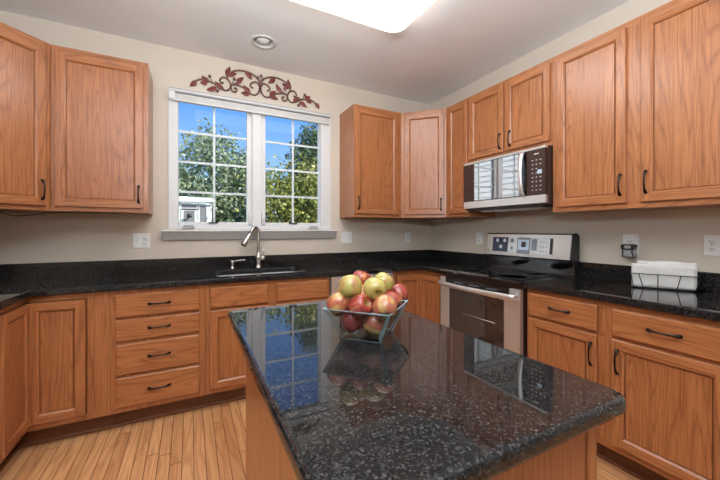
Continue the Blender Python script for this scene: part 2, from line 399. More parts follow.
prof = [(0, 1.252), (-.085, 1.252), (-.085, 1.238), (-.07, 1.230), (-.05, 1.205), (-.03, 1.18), (-.022, 1.168), (0, 1.168)]
sill.prism([(y, z) for y, z in prof], -2.745, -1.24, axis='x')
sill.build('sill', M['cream'], win)
bl = thing('window_blind', 'white raised window blind tucked under the top of the window frame', 'blind', (-1.995, 0, 2.31))
MB().box(-2.697, -1.293, -.056, -.0125, 2.3935, 2.401).build('top_shadow_strip', M['greyplastic'], bl)  # grey strip standing in for the shadow line above the headrail
MB().box(-2.695, -1.295, -.055, -.0125, 2.3795, 2.393).build('headrail', M['white'], bl)
MB().box(-2.685, -1.305, -.047, -.0125, 2.3705, 2.379).build('slat_gap_shadow', M['greyplastic'], bl)  # solid grey strip drawn as the shade between headrail and slats
b_ = MB()
for k in range(5): b_.box(-2.675, -1.31, -.044, -.0125, 2.318+k*.0095, 2.3245+k*.0095)
b_.build('folded_slats', M['cream'], bl)
MB().box(-2.675, -1.31, -.046, -.0125, 2.304, 2.316).build('bottom_rail', M['white'], bl, bevel=.002)
MB().box(-2.695, -2.655, -.056, -.0525, 2.310, 2.376).build('end_clip', M['white'], bl)

# ------------------------------------------------------------------ ceiling fixtures
cl = thing('ceiling_light', 'large white lit ceiling light with rounded corners', 'light', (-1.85, -1.36, H))
def rrect(x0, x1, y0, y1, r, n=6):
    o = []
    for cx, cy, a in ((x1-r, y1-r, 0), (x0+r, y1-r, 90), (x0+r, y0+r, 180), (x1-r, y0+r, 270)):
        for k in range(n+1): o.append((cx+r*math.cos(R(a+90*k/n)), cy+r*math.sin(R(a+90*k/n))))
    return o
def loft(mb, rings, m=0, smooth=True):
    idx = [[mb.vert(p) for p in rg] for rg in rings]; n = len(idx[0])
    mb.face(idx[0][::-1], m)
    for a, b in zip(idx, idx[1:]):
        for k in range(n): mb.face((a[k], a[(k+1) % n], b[(k+1) % n], b[k]), m, smooth)
    mb.face(idx[-1], m); return mb
x0, x1, y0, y1 = -2.50, -1.185, -1.66, -1.085
MB().prism(rrect(x0+.03, x1-.03, y0+.03, y1-.03, .05), H-.022, H-.001).build('base_pan', M['white'], cl)
loft(MB(), [[(x, y, z) for x, y in rrect(x0+q, x1-q, y0+q, y1-q, .09)] for q, z in ((.0, H-.0225), (.0, H-.045), (.006, H-.062), (.02, H-.075), (.05, H-.082), (.1, H-.085))]).build('diffuser', M['lit'], cl)
rl = thing('recessed_light', 'small round recessed ceiling light near the window, unlit', 'light', (RC[0], RC[1], H))
MB().lathe([(.072, .0), (.075, -.004), (.098, -.006), (.101, 0)], (RC[0], RC[1], H-.0005), 36, cap=False).build('trim_ring', M['trimring'], rl)
MB().lathe([(.0735, .0), (.071, .02), (.066, .055), (.0, .06)], (RC[0], RC[1], H), 36, smooth=True, cap=False).build('baffle', M['baffle'], rl)
MB().lathe([(.0, -.006), (.03, -.003), (.05, .006), (.052, .022), (.045, .045), (.035, .058)], (RC[0], RC[1], H), 24).build('bulb', M['bulb'], rl)

# ------------------------------------------------------------------ cabinet helpers
def pull(parent, T, s, z, n0, vertical, L=.125):
    pts = []; rr = []
    for k in range(15):
        u = -1+2*k/14; a = abs(u)
        h = .0045+.021*(1-a**2.6)
        along = u*L/2; pts.append((s, z+along, n0+h) if vertical else (s+along, z, n0+h))
        rr.append(.0041+.0048*max(0, (a-.55)/.45)**.8 if a < .97 else .005)
    m = MB(T); P = [T(p) for p in pts]; m.T = None
    side = (T((1, 0, 0))-T((0, 0, 0))) if vertical else Vector((0, 0, 1))
    m.tube(P, [r*1.15 for r in rr], 8, up=tuple(side), flat=.8)
    f = MB()
    for e in (-1, 1):
        q = (s, z+e*L/2*.93, n0) if vertical else (s+e*L/2*.93, z, n0)
        nrm = T((0, 0, 1))-T((0, 0, 0)); m.lathe([(.0075, 0.0), (.008, .003), (.006, .006), (0, .007)], T(q), 10, axis=nrm)
    o = m.build('handle', M['bronze'], parent); o['label'] = 'dark bronze arched handle'; return o
def door(root, p0, p1, z0, z1, mh, n0=.0008, th=.019, fw=.045, hs=None, hz=None, name='door', inset=False):
    T, L = frame2(p0, p1); m = MB(T); n1 = n0+th; bv = .010; rc = .0085; ch = .003
    # stiles (full height), rails between, chamfered outer edge, sloped inner edge
    def fr(a, b, c, d, mat): m.poly([(a, c, n1), (b, c, n1), (b, d, n1), (a, d, n1)], mat)
    fr(ch, fw, z0+ch, z1-ch, 0); fr(L-fw, L-ch, z0+ch, z1-ch, 0); fr(fw, L-fw, z0+ch, z0+fw, 1); fr(fw, L-fw, z1-fw, z1-ch, 1)
    O = [(0, z0), (L, z0), (L, z1), (0, z1)]; I = [(ch, z0+ch), (L-ch, z0+ch), (L-ch, z1-ch), (ch, z1-ch)]
    A = [(fw, z0+fw), (L-fw, z0+fw), (L-fw, z1-fw), (fw, z1-fw)]; B = [(fw+bv, z0+fw+bv), (L-fw-bv, z0+fw+bv), (L-fw-bv, z1-fw-bv), (fw+bv, z1-fw-bv)]
    for k in range(4):
        q = (k+1) % 4; mat = 1 if k in (0, 2) else 0
        m.poly([(*O[k], n0), (*O[q], n0), (*O[q], n1-ch), (*O[k], n1-ch)], mat)
        m.poly([(*O[k], n1-ch), (*O[q], n1-ch), (*I[q], n1), (*I[k], n1)], mat)
        m.poly([(*A[k], n1), (*A[q], n1), (*B[q], n1-rc), (*B[k], n1-rc)], mat)
        m.poly([(*B[k], n1-rc), (*B[q], n1-rc), (*B[q], n0+.001), (*B[k], n0+.001)], mat)
    m.poly([(*p, n0) for p in O[::-1]], 0)
    d = m.build(name, [M['oz'], M[mh]], root, recalc=False)
    gv = .0045
    pn = MB(T).box(fw+bv+gv, L-fw-bv-gv, z0+fw+bv+gv, z1-fw-bv-gv, n0+.0012, n1-rc-.001).build('panel', M['ozp'], d)
    if hs is not None: pull(d, T, hs if hs > 0 else L+hs, hz, n1, True)
    return d
def drawer(root, p0, p1, z0, z1, mh, handle=True, name='drawer'):
    T, L = frame2(p0, p1)
    d = MB(T).slab(0, L, z0, z1, .0008, .020, .006).build(name, M[mh], root)
    if handle: pull(d, T, L/2, (z0+z1)/2+.004, .020, False)
    return d
def rails(root, p0, p1, zs, mh):
    T, L = frame2(p0, p1)
    for a, b in zs: MB(T).box(0, L, a, b, .0001, .0007).build('face_rail', M[mh], root)
FB = -.33; ZT = 2.436; ZB = 1.372
# ---- upper cabinets
t = thing('upper_cabinet', 'diagonal corner wall cabinet at the left edge, honey oak', 'cabinet', (-3.7, -.25, ZB), 'oak wall cabinets')
MB().prism([(-3.957, -.003), (-3.339, -.003), (-3.339, -.33), (-3.63, -.621), (-3.957, -.621)], ZB, ZT).build('body', M['oz'], t)
rails(t, (-3.614, -.605), (-3.362, -.353), [(1.3725, 1.412), (2.396, 2.4355)], 'od')
door(t, (-3.614, -.605), (-3.362, -.353), 1.400, 2.398, 'od', hs=-.023, hz=1.50)
t = thing('upper_cabinet', 'single-door oak wall cabinet left of the window', 'cabinet', (-3.07, -.17, ZB), 'oak wall cabinets')
MB().box(-3.337, -2.812, FB, -.003, ZB, ZT).build('body', M['oz'], t)
rails(t, (-3.297, FB), (-2.852, FB), [(1.3725, 1.412), (2.396, 2.4355)], 'ox')
door(t, (-3.315, FB), (-2.841, FB), 1.400, 2.402, 'ox', hs=-.026, hz=1.498)
t = thing('upper_cabinet', 'single-door oak wall cabinet right of the window', 'cabinet', (-.91, -.17, ZB), 'oak wall cabinets')
MB().box(-1.18, -.647, FB, -.003, ZB, ZT).build('body', M['oz'], t)
rails(t, (-1.14, FB), (-.687, FB), [(1.3725, 1.412), (2.396, 2.4355)], 'ox')
door(t, (-1.164, FB), (-.690, FB), 1.403, 2.405, 'ox', hs=.024, hz=1.505)
t = thing('upper_cabinet', 'diagonal oak wall cabinet in the right back corner', 'cabinet', (-.25, -.25, ZB), 'oak wall cabinets')
MB().prism([(-.003, -.003), (-.645, -.003), (-.645, -.33), (-.33, -.645), (-.003, -.645)], ZB, ZT).build('body', M['oz'], t)
rails(t, (-.617, -.358), (-.358, -.617), [(1.3725, 1.412), (2.396, 2.4355)], 'oe')
door(t, (-.617, -.358), (-.346, -.629), 1.403, 2.405, 'oe', hs=-.026, hz=1.50)
t = thing('upper_cabinet', 'narrow tall oak wall cabinet just left of the microwave', 'cabinet', (-.17, -.79, ZB), 'oak wall cabinets')
MB().box(FB, -.003, -.942, -.647, ZB, ZT).build('body', M['oz'], t)
rails(t, (FB, -.687), (FB, -.9415), [(1.3725, 1.412), (2.396, 2.4355)], 'oy')
door(t, (FB, -.690), (FB, -.930), 1.403, 2.405, 'oy', fw=.038)
t = thing('upper_cabinet', 'short two-door oak wall cabinet above the microwave', 'cabinet', (-.17, -1.32, 1.832), 'oak wall cabinets')
MB().box(FB, -.003, -1.703, -.944, 1.832, ZT).build('body', M['oz'], t)
rails(t, (FB, -.9445), (FB, -1.7025), [(1.8325, 1.872), (2.396, 2.4355)], 'oy')
door(t, (FB, -.955), (FB, -1.312), 1.868, 2.405, 'oy', hs=-.026, hz=1.957)
door(t, (FB, -1.329), (FB, -1.690), 1.868, 2.405, 'oy', hs=.050, hz=1.957)
t = thing('upper_cabinet', 'wide two-door oak wall cabinet at the right, above the napkin basket', 'cabinet', (-.17, -2.17, ZB), 'oak wall cabinets')
MB().box(FB, -.003, -2.636, -1.705, ZB, ZT).build('body', M['oz'], t)
rails(t, (FB, -1.7055), (FB, -2.6355), [(1.3725, 1.412), (2.396, 2.4355)], 'oy')
door(t, (FB, -1.738), (FB, -2.137), 1.403, 2.405, 'oy', hs=-.024, hz=1.508)
door(t, (FB, -2.206), (FB, -2.605), 1.403, 2.405, 'oy', hs=.026, hz=1.510)

# ---- base cabinets
FF = -.61; BT = .8745; KB = .115
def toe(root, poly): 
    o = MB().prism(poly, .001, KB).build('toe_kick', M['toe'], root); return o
# left corner cabinet with inset L door
t = thing('corner_base_cabinet', 'oak corner base cabinet at the far left with an L-shaped folding door', 'cabinet', (-3.55, -.4, 0), 'oak base cabinets')
CX = -3.363
MB().prism([(-3.957, -.003), (-2.983, -.003), (-2.983, -.588), (CX-.024, -.588), (CX-.024, -.955), (-3.957, -.955)], KB, BT).build('body', M['oz'], t)
MB().box(-3.092, -2.983, FF, -.5885, KB, BT).build('stile', M['ozp'], t)
MB().box(CX, -3.0925, FF, -.5885, .842, BT).build('face_rail', M['ox'], t); MB().box(CX, -3.0925, FF, -.5885, KB, .146).build('face_rail', M['ox'], t)
MB().box(CX-.0235, CX, -.955, -.5885, .842, BT).build('face_rail', M['oy'], t); MB().box(CX-.0235, CX, -.955, -.5885, KB, .146).build('face_rail', M['oy'], t)
MB().box(CX-.0235, CX, -.955, -.915, .1465, .8415).build('stile', M['oz'], t)
door(t, (CX+.004, FF-.0165), (-3.098, FF-.0165), .151, .837, 'ox', n0=-.0165+.0005, th=.019)
door(t, (CX+.0165, -.911), (CX+.0165, FF-.004), .151, .837, 'oy', n0=-.0165+.0005, th=.019)
toe(t, [(-3.957, -.003), (-2.983, -.003), (-2.983, -.535), (-3.43, -.535), (-3.43, -.955), (-3.957, -.955)])
# drawer bank
t = thing('drawer_cabinet', 'oak base cabinet with a stack of four drawers left of the sink', 'cabinet', (-2.72, -.3, 0), 'oak base cabinets')
MB().box(-2.981, -2.452, FF, -.003, KB, BT).build('body', M['oz'], t)
rails(t, (-2.94, FB), (-2.493, FB), [(.1155, .150), (.330, .354), (.538, .562), (.688, .710), (.844, .874)], 'ox')
for a, b in ((.708, .846), (.560, .690), (.352, .540), (.148, .332)): drawer(t, (-2.955, FF), (-2.490, FF), a, b, 'ox')
toe(t, [(-2.981, -.003), (-2.452, -.003), (-2.452, -.535), (-2.981, -.535)])
# sink base
t = thing('sink_cabinet', 'oak sink base cabinet with two blank drawer fronts under the sink', 'cabinet', (-1.99, -.3, 0), 'oak base cabinets')
m = MB(); m.box(-2.450, -1.537, FF, -.585, KB, BT).box(-2.450, -2.432, -.585, -.003, KB, BT).box(-1.555, -1.537, -.585, -.003, KB, BT).box(-2.432, -1.555, -.585, -.003, KB, KB+.018)
m.build('body', M['oz'], t)
rails(t, (-2.41, FF), (-1.575, FF), [(.1155, .150), (.688, .712), (.845, .874)], 'ox')
drawer(t, (-2.425, FF), (-2.032, FF), .710, .847, 'ox', False, 'blank_front'); drawer(t, (-1.966, FF), (-1.560, FF), .710, .847, 'ox', False, 'blank_front')
door(t, (-2.425, FF), (-2.032, FF), .148, .690, 'ox', hs=-.026, hz=.60); door(t, (-1.966, FF), (-1.560, FF), .148, .690, 'ox', hs=.026, hz=.60)
toe(t, [(-2.450, -.003), (-1.537, -.003), (-1.537, -.535), (-2.450, -.535)])
# right corner cabinet
t = thing('corner_base_cabinet', 'oak corner base cabinet between the dishwasher and the range, with folding door', 'cabinet', (-.4, -.4, 0), 'oak base cabinets')
MB().prism([(-.003, -.003), (-.925, -.003), (-.925, -.588), (-.588, -.588), (-.588, -.928), (-.003, -.928)], KB, BT).build('body', M['oz'], t)
MB().box(-.925, -.61, FF, -.5885, .842, BT).build('face_rail', M['ox'], t); MB().box(-.925, -.61, FF, -.5885, KB, .146).build('face_rail', M['ox'], t)
MB().box(-.61, -.5885, -.928, -.5885, .842, BT).build('face_rail', M['oy'], t); MB().box(-.61, -.5885, -.928, -.5885, KB, .146).build('face_rail', M['oy'], t)
MB().box(-.925, -.893, FF, -.5885, .1465, .8415).build('stile', M['oz'], t); MB().box(-.61, -.5885, -.928, -.893, .1465, .8415).build('stile', M['oz'], t)
door(t, (-.889, FF-.0165), (-.614, FF-.0165), .151, .837, 'ox', n0=-.016, th=.019)
door(t, (FF-.0165, FF-.004), (FF-.0165, -.889), .151, .837, 'oy', n0=-.016, th=.019)
toe(t, [(-.003, -.003), (-.925, -.003), (-.925, -.535), (-.535, -.535), (-.535, -.928), (-.003, -.928)])
# right base
t = thing('base_cabinet', 'oak base cabinet right of the range with two drawers over two doors', 'cabinet', (-.3, -2.17, 0), 'oak base cabinets')
MB().box(FF, -.003, -2.655, -1.712, KB, BT).build('body', M['oz'], t)
rails(t, (FF, -1.735), (FF, -2.64), [(.1155, .152), (.688, .710), (.844, .874)], 'oy')
drawer(t, (FF, -1.733), (FF, -2.128), .708, .847, 'oy'); drawer(t, (FF, -2.198), (FF, -2.622), .708, .845, 'oy')
door(t, (FF, -1.733), (FF, -2.128), .150, .690, 'oy', hs=-.024, hz=.583); door(t, (FF, -2.198), (FF, -2.622), .150, .690, 'oy', hs=.028, hz=.583)
o = toe(t, [(-.535, -1.712), (-.535, -2.655), (-.003, -2.655), (-.003, -1.712)])
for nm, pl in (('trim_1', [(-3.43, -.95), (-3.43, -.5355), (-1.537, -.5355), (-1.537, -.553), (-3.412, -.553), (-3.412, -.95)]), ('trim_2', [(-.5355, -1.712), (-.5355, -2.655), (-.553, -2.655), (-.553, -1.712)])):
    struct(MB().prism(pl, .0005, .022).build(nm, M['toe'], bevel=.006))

# ------------------------------------------------------------------ counters
Z0, Z1 = .8755, .914
ct = thing('countertop', 'long black granite countertop running under the window to the range', 'countertop', (-2, -.3, Z0), 'black granite counters')
slab = MB().prism([(-3.957, -.003), (-3.957, -.97), (-3.332, -.97), (-3.332, -.64), (-.64, -.64), (-.64, -.932), (-.003, -.932), (-.003, -.003)], Z0, Z1).build('slab', M['granite'], ct)
SX0, SX1, SY0, SY1 = -2.375, -1.70, -.535, -.155
mid = -2.03
cut = MB().prism(rrect(SX0, SX1, SY0, SY1, .05), .80, 1.0).build('cutter', M['granite'], ct); boolean_cut(slab, cut)
b = slab.modifiers.new('bevel', 'BEVEL'); b.width = .006; b.segments = 3; b.limit_method = 'ANGLE'; b.angle_limit = R(50)
MB().box(-3.935, -.025, -.023, -.003, Z1+.0005, 1.017).build('backsplash', M['granite'], ct, bevel=.002)
MB().box(-3.957, -3.9355, -.97, -.003, Z1+.0005, 1.017).build('backsplash', M['granite'], ct, bevel=.002)
MB().box(-.0245, -.003, -.932, -.003, Z1+.0005, 1.017).build('backsplash', M['granite'], ct, bevel=.002)
ct2 = thing('countertop', 'short black granite countertop right of the range, under the napkin basket', 'countertop', (-.3, -2.2, Z0), 'black granite counters')
MB().box(-.64, -.003, -2.665, -1.708, Z0, Z1).build('slab', M['granite'], ct2, bevel=.006, segs=3)
MB().box(-.024, -.003, -2.665, -1.708, Z1+.0005, 1.017).build('backsplash', M['granite'], ct2, bevel=.002)

# ------------------------------------------------------------------ sink, tap, soap pump
sk = thing('sink', 'undermounted double-bowl stainless sink in the black counter', 'sink', (-2.03, -.34, .70))
for (a, b) in ((SX0+.004, mid-.012), (mid+.012, SX1-.004)):
    m = MB(); rings = []
    for q, zz in ((.0, Z0-.004), (.008, .80), (.015, .72), (.04, .700)): rings.append([(x, y, zz) for x, y in rrect(a+q, b-q, SY0+.004+q, SY1-.004-q, .05)])
    idx = [[m.vert(p) for p in rg] for rg in rings]; n = len(idx[0])
    for A_, B_ in zip(idx, idx[1:]):
        for k in range(n): m.face((A_[k], A_[(k+1) % n], B_[(k+1) % n], B_[k]), 0, True)
    m.face(idx[-1], 0)
    bw = m.build('bowl', M['sinksteel'], sk, recalc=False)
    so = bw.modifiers.new('solid', 'SOLIDIFY'); so.thickness = .002; so.offset = -1
    MB().lathe([(.045, .0), (.045, .003), (.03, .004), (0, .002)], ((a+b)/2, (SY0+SY1)/2, .7015), 20).build('drain', M['nickel'], bw)
MB().box(mid-.0115, mid+.0115, SY0+.02, SY1-.02, .80, Z0-.003).build('divider', M['sinksteel'], sk, bevel=.003)
fx, fy = -2.007, -.095
fa = thing('faucet', 'tall brushed nickel gooseneck faucet with pull-down spray head', 'faucet', (fx, fy, Z1))
MB().lathe([(.027, .0005), (.027, .006), (.022, .012), (.020, .05), (.026, .062), (.028, .085), (.026, .105), (.018, .118), (.016, .14)], (fx, fy, Z1), 24).build('base', M['nickel'], fa)
pth = []
dv = Vector((-.55, -.83, 0)).normalized(); dv = Vector((-.86, -.50, 0)).normalized()
r_ = .037
for k in range(6): pth.append((fx, fy, Z1+.135+k*.0365))
zc = Z1+.318
for k in range(1, 13):
    a = math.pi*k/12*.93; pth.append((fx+dv.x*r_*(1-math.cos(a)), fy+dv.y*r_*(1-math.cos(a)), zc+r_*math.sin(a)))
e_ = Vector(pth[-1]); tdir = (e_-Vector(pth[-2])).normalized(); tdir = (tdir+dv*.35).normalized()
MB().tube(pth+[tuple(e_+tdir*.025)], .015, 12).build('spout', M['nickel'], fa)
h0 = e_+tdir*.022
MB().tube([tuple(h0), tuple(h0+tdir*.02), tuple(h0+tdir*.09), tuple(h0+tdir*.125), tuple(h0+tdir*.128)], [.017, .019, .021, .026, .022], 16).build('spray_head', M['nickel'], fa)
hl = MB().lathe([(.013, .0), (.022, .012), (.024, .03), (.018, .045), (0, .05)], (fx+.01, fy-.004, Z1+.085), 16, axis=(1, -.4, .1))
hl.tube([(fx+.035, fy-.014, Z1+.10), (fx+.04, fy-.016, Z1+.14), (fx+.03, fy-.012, Z1+.18)], [.007, .006, .0055], 8); hl.build('lever_handle', M['nickel'], fa)
sx, sy = -2.225, -.10
so_ = thing('soap_pump', 'small brushed nickel soap pump left of the faucet', 'soap dispenser', (sx, sy, Z1))
MB().lathe([(.019, .0005), (.019, .008), (.012, .014), (.0115, .05), (.016, .058), (.016, .072), (0, .075)], (sx, sy, Z1), 18).build('body', M['nickel'], so_)
MB().tube([(sx, sy, Z1+.066), (sx+.03, sy-.012, Z1+.070), (sx+.095, sy-.035, Z1+.078), (sx+.10, sy-.037, Z1+.070)], [.007, .0065, .005, .005], 10).build('nozzle', M['nickel'], so_)

# ------------------------------------------------------------------ dishwasher
dw = thing('dishwasher', 'stainless dishwasher under the counter behind the fruit bowl', 'dishwasher', (-1.23, -.3, 0))
MB().box(-1.533, -.929, -.60, -.01, .10, .868).build('tub', M['blackplastic'], dw)
MB().box(-1.530, -.932, -.632, -.6005, .13, .866).build('door', M['steelx'], dw, bevel=.004)
hb = MB().tube([(-1.44, -.635, .822), (-1.44, -.665, .822), (-1.42, -.668, .822), (-1.04, -.668, .822), (-1.02, -.665, .822), (-1.02, -.635, .822)], .009, 10); hb.build('handle', M['steelx'], dw)
MB().box(-1.530, -.932, -.55, -.54, .001, .0995).build('toe_panel', M['blackplastic'], dw)

# ------------------------------------------------------------------ range
YA, YB = -.938, -1.702
rg = thing('range', 'stainless electric range with black glass cooktop between the counters', 'stove', (-.35, -1.32, 0))
MB().box(-.628, -.03, YB, YA, .02, .896).build('body', M['browncase'], rg)
m = MB().box(-.668, -.062, YB-.001, YA+.001, .8965, .9165); m.build('cooktop', M['blackglass'], rg, bevel=.004)
ring = rg.children[-1]
for (x, y, r0) in ((-.49, -1.14, .095), (-.49, -1.51, .115), (-.22, -1.14, .075), (-.22, -1.51, .085)):
    MB().lathe([(r0, .0), (r0, .0004), (r0-.003, .0004), (r0-.003, 0)], (x, y, .9167), 40).build('burner_ring', M['greykey'], rg)
od = MB(); X0, X1 = -.662, -.629
wy0, wy1, wz_0, wz_1 = -1.045, -1.575, .33, .775
od.box(X0, X1, wy0, YA-.004, .215, .800).box(X0, X1, YB+.004, wy1, .215, .800).box(X0, X1, wy0+.0405, YA-.004, .800, .860).box(X0, X1, YB+.004, wy1-.0405, .800, .860).box(X0, X1, wy1, wy0, .215, wz_0).box(X0, X1, wy1, wy0, wz_1, .800)
dr_ = od.build('oven_door', M['steelz'], rg, bevel=.003)
MB().box(X0+.003, X1-.003, wy1+.001, wy0-.001, wz_0+.001, wz_1-.001).build('glass', M['ovenglass'], dr_)
v = MB().box(X0+.001, X1, wy1-.04, wy0+.04, .8012, .862)
v.build('vent_strip', M['blackglass'], dr_)
for k in range(3):
    yy = -1.10-k*.16; MB().box(X0-.0012, X0+.0005, yy-.10, yy, .828, .834).build('vent_slot', M['greykey'], dr_)
MB().tube([(X0+.0005, -1.20, .60), (X0+.0005, -1.50, .60)], .003, 6).build('rack_wire', M['rackwire'], dr_)
hp = []; 
for k in range(21):
    u = k/20; y = -.962-u*(1.682-.962); hp.append((X0-.030-.034*math.sin(math.pi*u), y, .812))
hd = MB().tube(hp, .018, 10, flat=.6, up=(0, 0, 1)); hd.box(X0-.034, X0, -.985, -.962, .798, .826).box(X0-.034, X0, -1.682, -1.659, .798, .826)
hd.build('handle', M['steel'], dr_)
MB().box(X0+.004, X1, YB+.006, YA-.006, .055, .208).build('storage_drawer', M['steelz'], rg, bevel=.003)
# backguard
bg_ = MB().prism([(-.06, .897), (-.02, .897), (-.02, 1.205), (-.05, 1.222), (-.072, 1.222), (-.088, 1.212), (-.112, 1.030), (-.095, 1.020), (-.075, 1.015), (-.062, .93)], YB, YA, axis='y')
bk = bg_.build('backguard', M['darksteel'], rg)
for y in (YA-.0075, YB-.0058):
    MB().prism([(-.02, .92), (-.02, 1.206), (-.05, 1.224), (-.073, 1.224), (-.090, 1.213), (-.114, 1.028), (-.097, 1.018), (-.077, 1.013), (-.066, .92)], y+.0010, y+.0118, axis='y').build('end_cap', M['blackplastic'], rg)
def fp(y, h, off=.0): # point on the sloped control face, h 0..1 from bottom to top
    a = Vector((-.112, 0, 1.030)); b = Vector((-.088, 0, 1.212)); d_ = b-a; n = Vector((-d_.z, 0, d_.x)).normalized()
    p = a+d_*h+n*off; return (p.x, y, p.z)
def plate(name, y0, y1, h0, h1, o0, o1, mat, parent):
    m = MB(); i = [m.vert(fp(y, h, o)) for o in (o0, o1) for h in (h0, h1) for y in (y0, y1)]
    for f in ((0, 2, 3, 1), (4, 5, 7, 6), (0, 1, 5, 4), (2, 6, 7, 3), (0, 4, 6, 2), (1, 3, 7, 5)): m.face([i[k] for k in f])
    return m.build(name, mat, parent)
fpn = plate('control_panel', YA-.0005, YB+.012, .0, 1.0, .0003, .004, M['steel'], rg)
dsp = plate('panel_reflection', -1.003, -1.565, .16, .86, .0042, .0052, M['panelglare'], fpn)  # pale sheet standing in for bright reflections in the control glass
plate('burner_keys', -1.006, -1.165, .17, .85, .0054, .006, M['navy'], dsp)
def ringmark(y, h, r, mat, par, name='burner_mark'):
    n = (Vector(fp(y, h, 1))-Vector(fp(y, h, 0)))
    MB().lathe([(r, 0), (r, .0006), (r*.55, .0006), (r*.55, 0)], fp(y, h, .0062), 20, axis=n).build(name, mat, par)
for y, h in ((-1.055, .70), (-1.130, .70), (-1.095, .40)): ringmark(y, h, .016, M['legend'], dsp)
ringmark(-1.205, .70, .017, M['greykey'], dsp, 'dial_mark'); ringmark(-1.205, .36, .013, M['greykey'], dsp, 'dial_mark')
plate('clock_surround', -1.255, -1.375, .12, .86, .0054, .006, M['greykey'], dsp)
plate('clock_screen', -1.265, -1.362, .30, .76, .0062, .0066, M['screen'], dsp)
plate('clock_digits', -1.295, -1.335, .42, .66, .0068, .0071, M['slot'], dsp)
plate('key_pad', -1.385, -1.432, .30, .80, .0054, .006, M['greykey'], dsp)
for k in range(3):
    for q in range(3): plate('key_mark', -1.455-k*.025, -1.468-k*.025, .25+q*.2, .29+q*.2, .0054, .0058, M['greykey'], dsp)
plate('end_strip', -1.538, -1.562, .18, .84, .0054, .006, M['slot'], dsp)
ringmark(-.962, .20, .008, M['greykey'], fpn, 'badge')

# ------------------------------------------------------------------ microwave
mw = thing('microwave', 'stainless over-the-range microwave with mirrored dark door', 'microwave', (-.2, -1.32, 1.42))
MB().box(-.372, -.01, -1.698, -.948, 1.425, 1.829).build('casing', M['browncase'], mw)
MX0, MX1 = -.402, -.3725
MB().box(MX0, MX1, -1.6975, -.9485, 1.435, 1.492).build('lower_strip', M['steel'], mw, bevel=.002)
MB().box(MX0, MX1, -1.6975, -.9485, 1.812, 1.829).build('top_strip', M['steel'], mw, bevel=.002)
mdr = MB().box(MX0+.001, MX1, -1.555, -.9485, 1.4925, 1.8115).build('door', M['blackglass'], mw)
MB().box(MX0-.001, MX0+.0008, -1.505, -1.068, 1.500, 1.806).build('door_glass', M['mirrorglass'], mdr)
MB().box(MX0-.0012, MX0+.0008, -1.068, -.949, 1.4935, 1.811).build('hinge_cover', M['browncase'], mdr)
hp = []
for k in range(17):
    u = k/16; hp.append((MX0-.010-.034*math.sin(math.pi*u)**.7, -1.528-.006*math.sin(math.pi*u), 1.497+u*.312))
MB().tube(hp, [.021-.005*math.sin(math.pi*k/16) for k in range(17)], 10, flat=.55, up=(0, 1, 0)).build('handle', M['steelz'], mdr)
cp = MB().box(MX0, MX1, -1.6975, -1.5565, 1.4925, 1.8115).build('control_panel', M['browncase'], mw)
MB().box(MX0-.0008, MX0-.0001, -1.672, -1.640, 1.640, 1.668).build('screen', M['screen'], cp)
for k in range(8):
    for q in range(3):
        if 1 < k and q == 2 and 3 < k < 6: continue
        yy = -1.597-q*.030; zz = 1.525+k*.030
        MB().box(MX0-.0006, MX0-.0001, yy-.011, yy, zz, zz+.005).build('key', M['legend'], cp)
MB().box(MX0-.0006, MX0-.0001, -1.650, -1.615, 1.777, 1.784).build('key', M['legend'], cp)
MB().box(-.37, -.06, -1.66, -.99, 1.412, 1.4245).build('underside_grille', M['blackplastic'], mw)
MB().box(-.30, -.18, -1.60, -1.05, 1.405, 1.4118).build('filter', M['steel'], mw)

# ------------------------------------------------------------------ island
il = thing('kitchen_island', 'oak kitchen island cabinet in the foreground under the granite top', 'island', (-2.06, -2.18, 0))
MB().box(-2.325, -1.806, -2.700, -1.66, KB, Z0-.001).build('body', M['ozp'], il)
MB().box(-2.335, -1.820, -2.715, -2.7005, .001, Z0-.001).build('end_panel', M['oiz'], il)
MB().box(-2.3375, -2.3255, -2.7, -1.65, .001, Z0-.001).build('side_panel', M['oz'], il)
MB().box(-1.815, -1.783, -2.719, -2.7005, .001, Z0-.001).build('corner_post', M['oz'], il, bevel=.003)
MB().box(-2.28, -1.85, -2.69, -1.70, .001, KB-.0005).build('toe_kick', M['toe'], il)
it = MB().prism(rrect(-2.408, -1.745, -2.765, -1.628, .032, 8), Z0, Z1).build('island_countertop', M['granite'], bevel=.013, segs=4)
tag(it, 'polished black granite island top with a reflection of the window', 'countertop', 'black granite counters')

# ------------------------------------------------------------------ fruit bowl and apples
bx, by = -2.04, -2.18; ba = math.atan2(-.164, .141); ca, sa = math.cos(ba), math.sin(ba)
def bl2w(p): return (bx+ca*p[0]-sa*p[1], by+sa*p[0]+ca*p[1], p[2])
def sq(h, z, r=.006): return [bl2w((x, y, z)) for x, y in rrect(-h, h, -h, h, r, 3)]
zb = Z1+.0006
rings = [sq(.0645, zb), sq(.0655, zb+.002), sq(.1075, zb+.094), sq(.108, zb+.0965), sq(.1045, zb+.0965), sq(.1035, zb+.094), sq(.0605, zb+.0085), sq(.0585, zb+.0075)]
bm_ = loft(MB(), rings, smooth=False); nr = len(rings[0])
bm_.fm = [0]+[1 if (j in (0, 2, 3, 4, 6) or k % 4 != 3) else 0 for j in range(len(rings)-1) for k in range(nr)]+[0]
bowl = bm_.build('fruit_bowl', [M['glass'], M['glassedge']])
tag(bowl, 'square flared clear glass fruit bowl on the island', 'bowl')
prof = [(0, .0215), (.004, .0200), (.008, .0225), (.013, .0280), (.0195, .0305), (.0265, .0272), (.0322, .0192), (.0355, .0065), (.0355, -.005), (.0330, -.0165), (.0280, -.0255), (.0210, -.0312), (.0135, -.0325), (.0065, -.0290), (0, -.0270)]
ap_me = {}
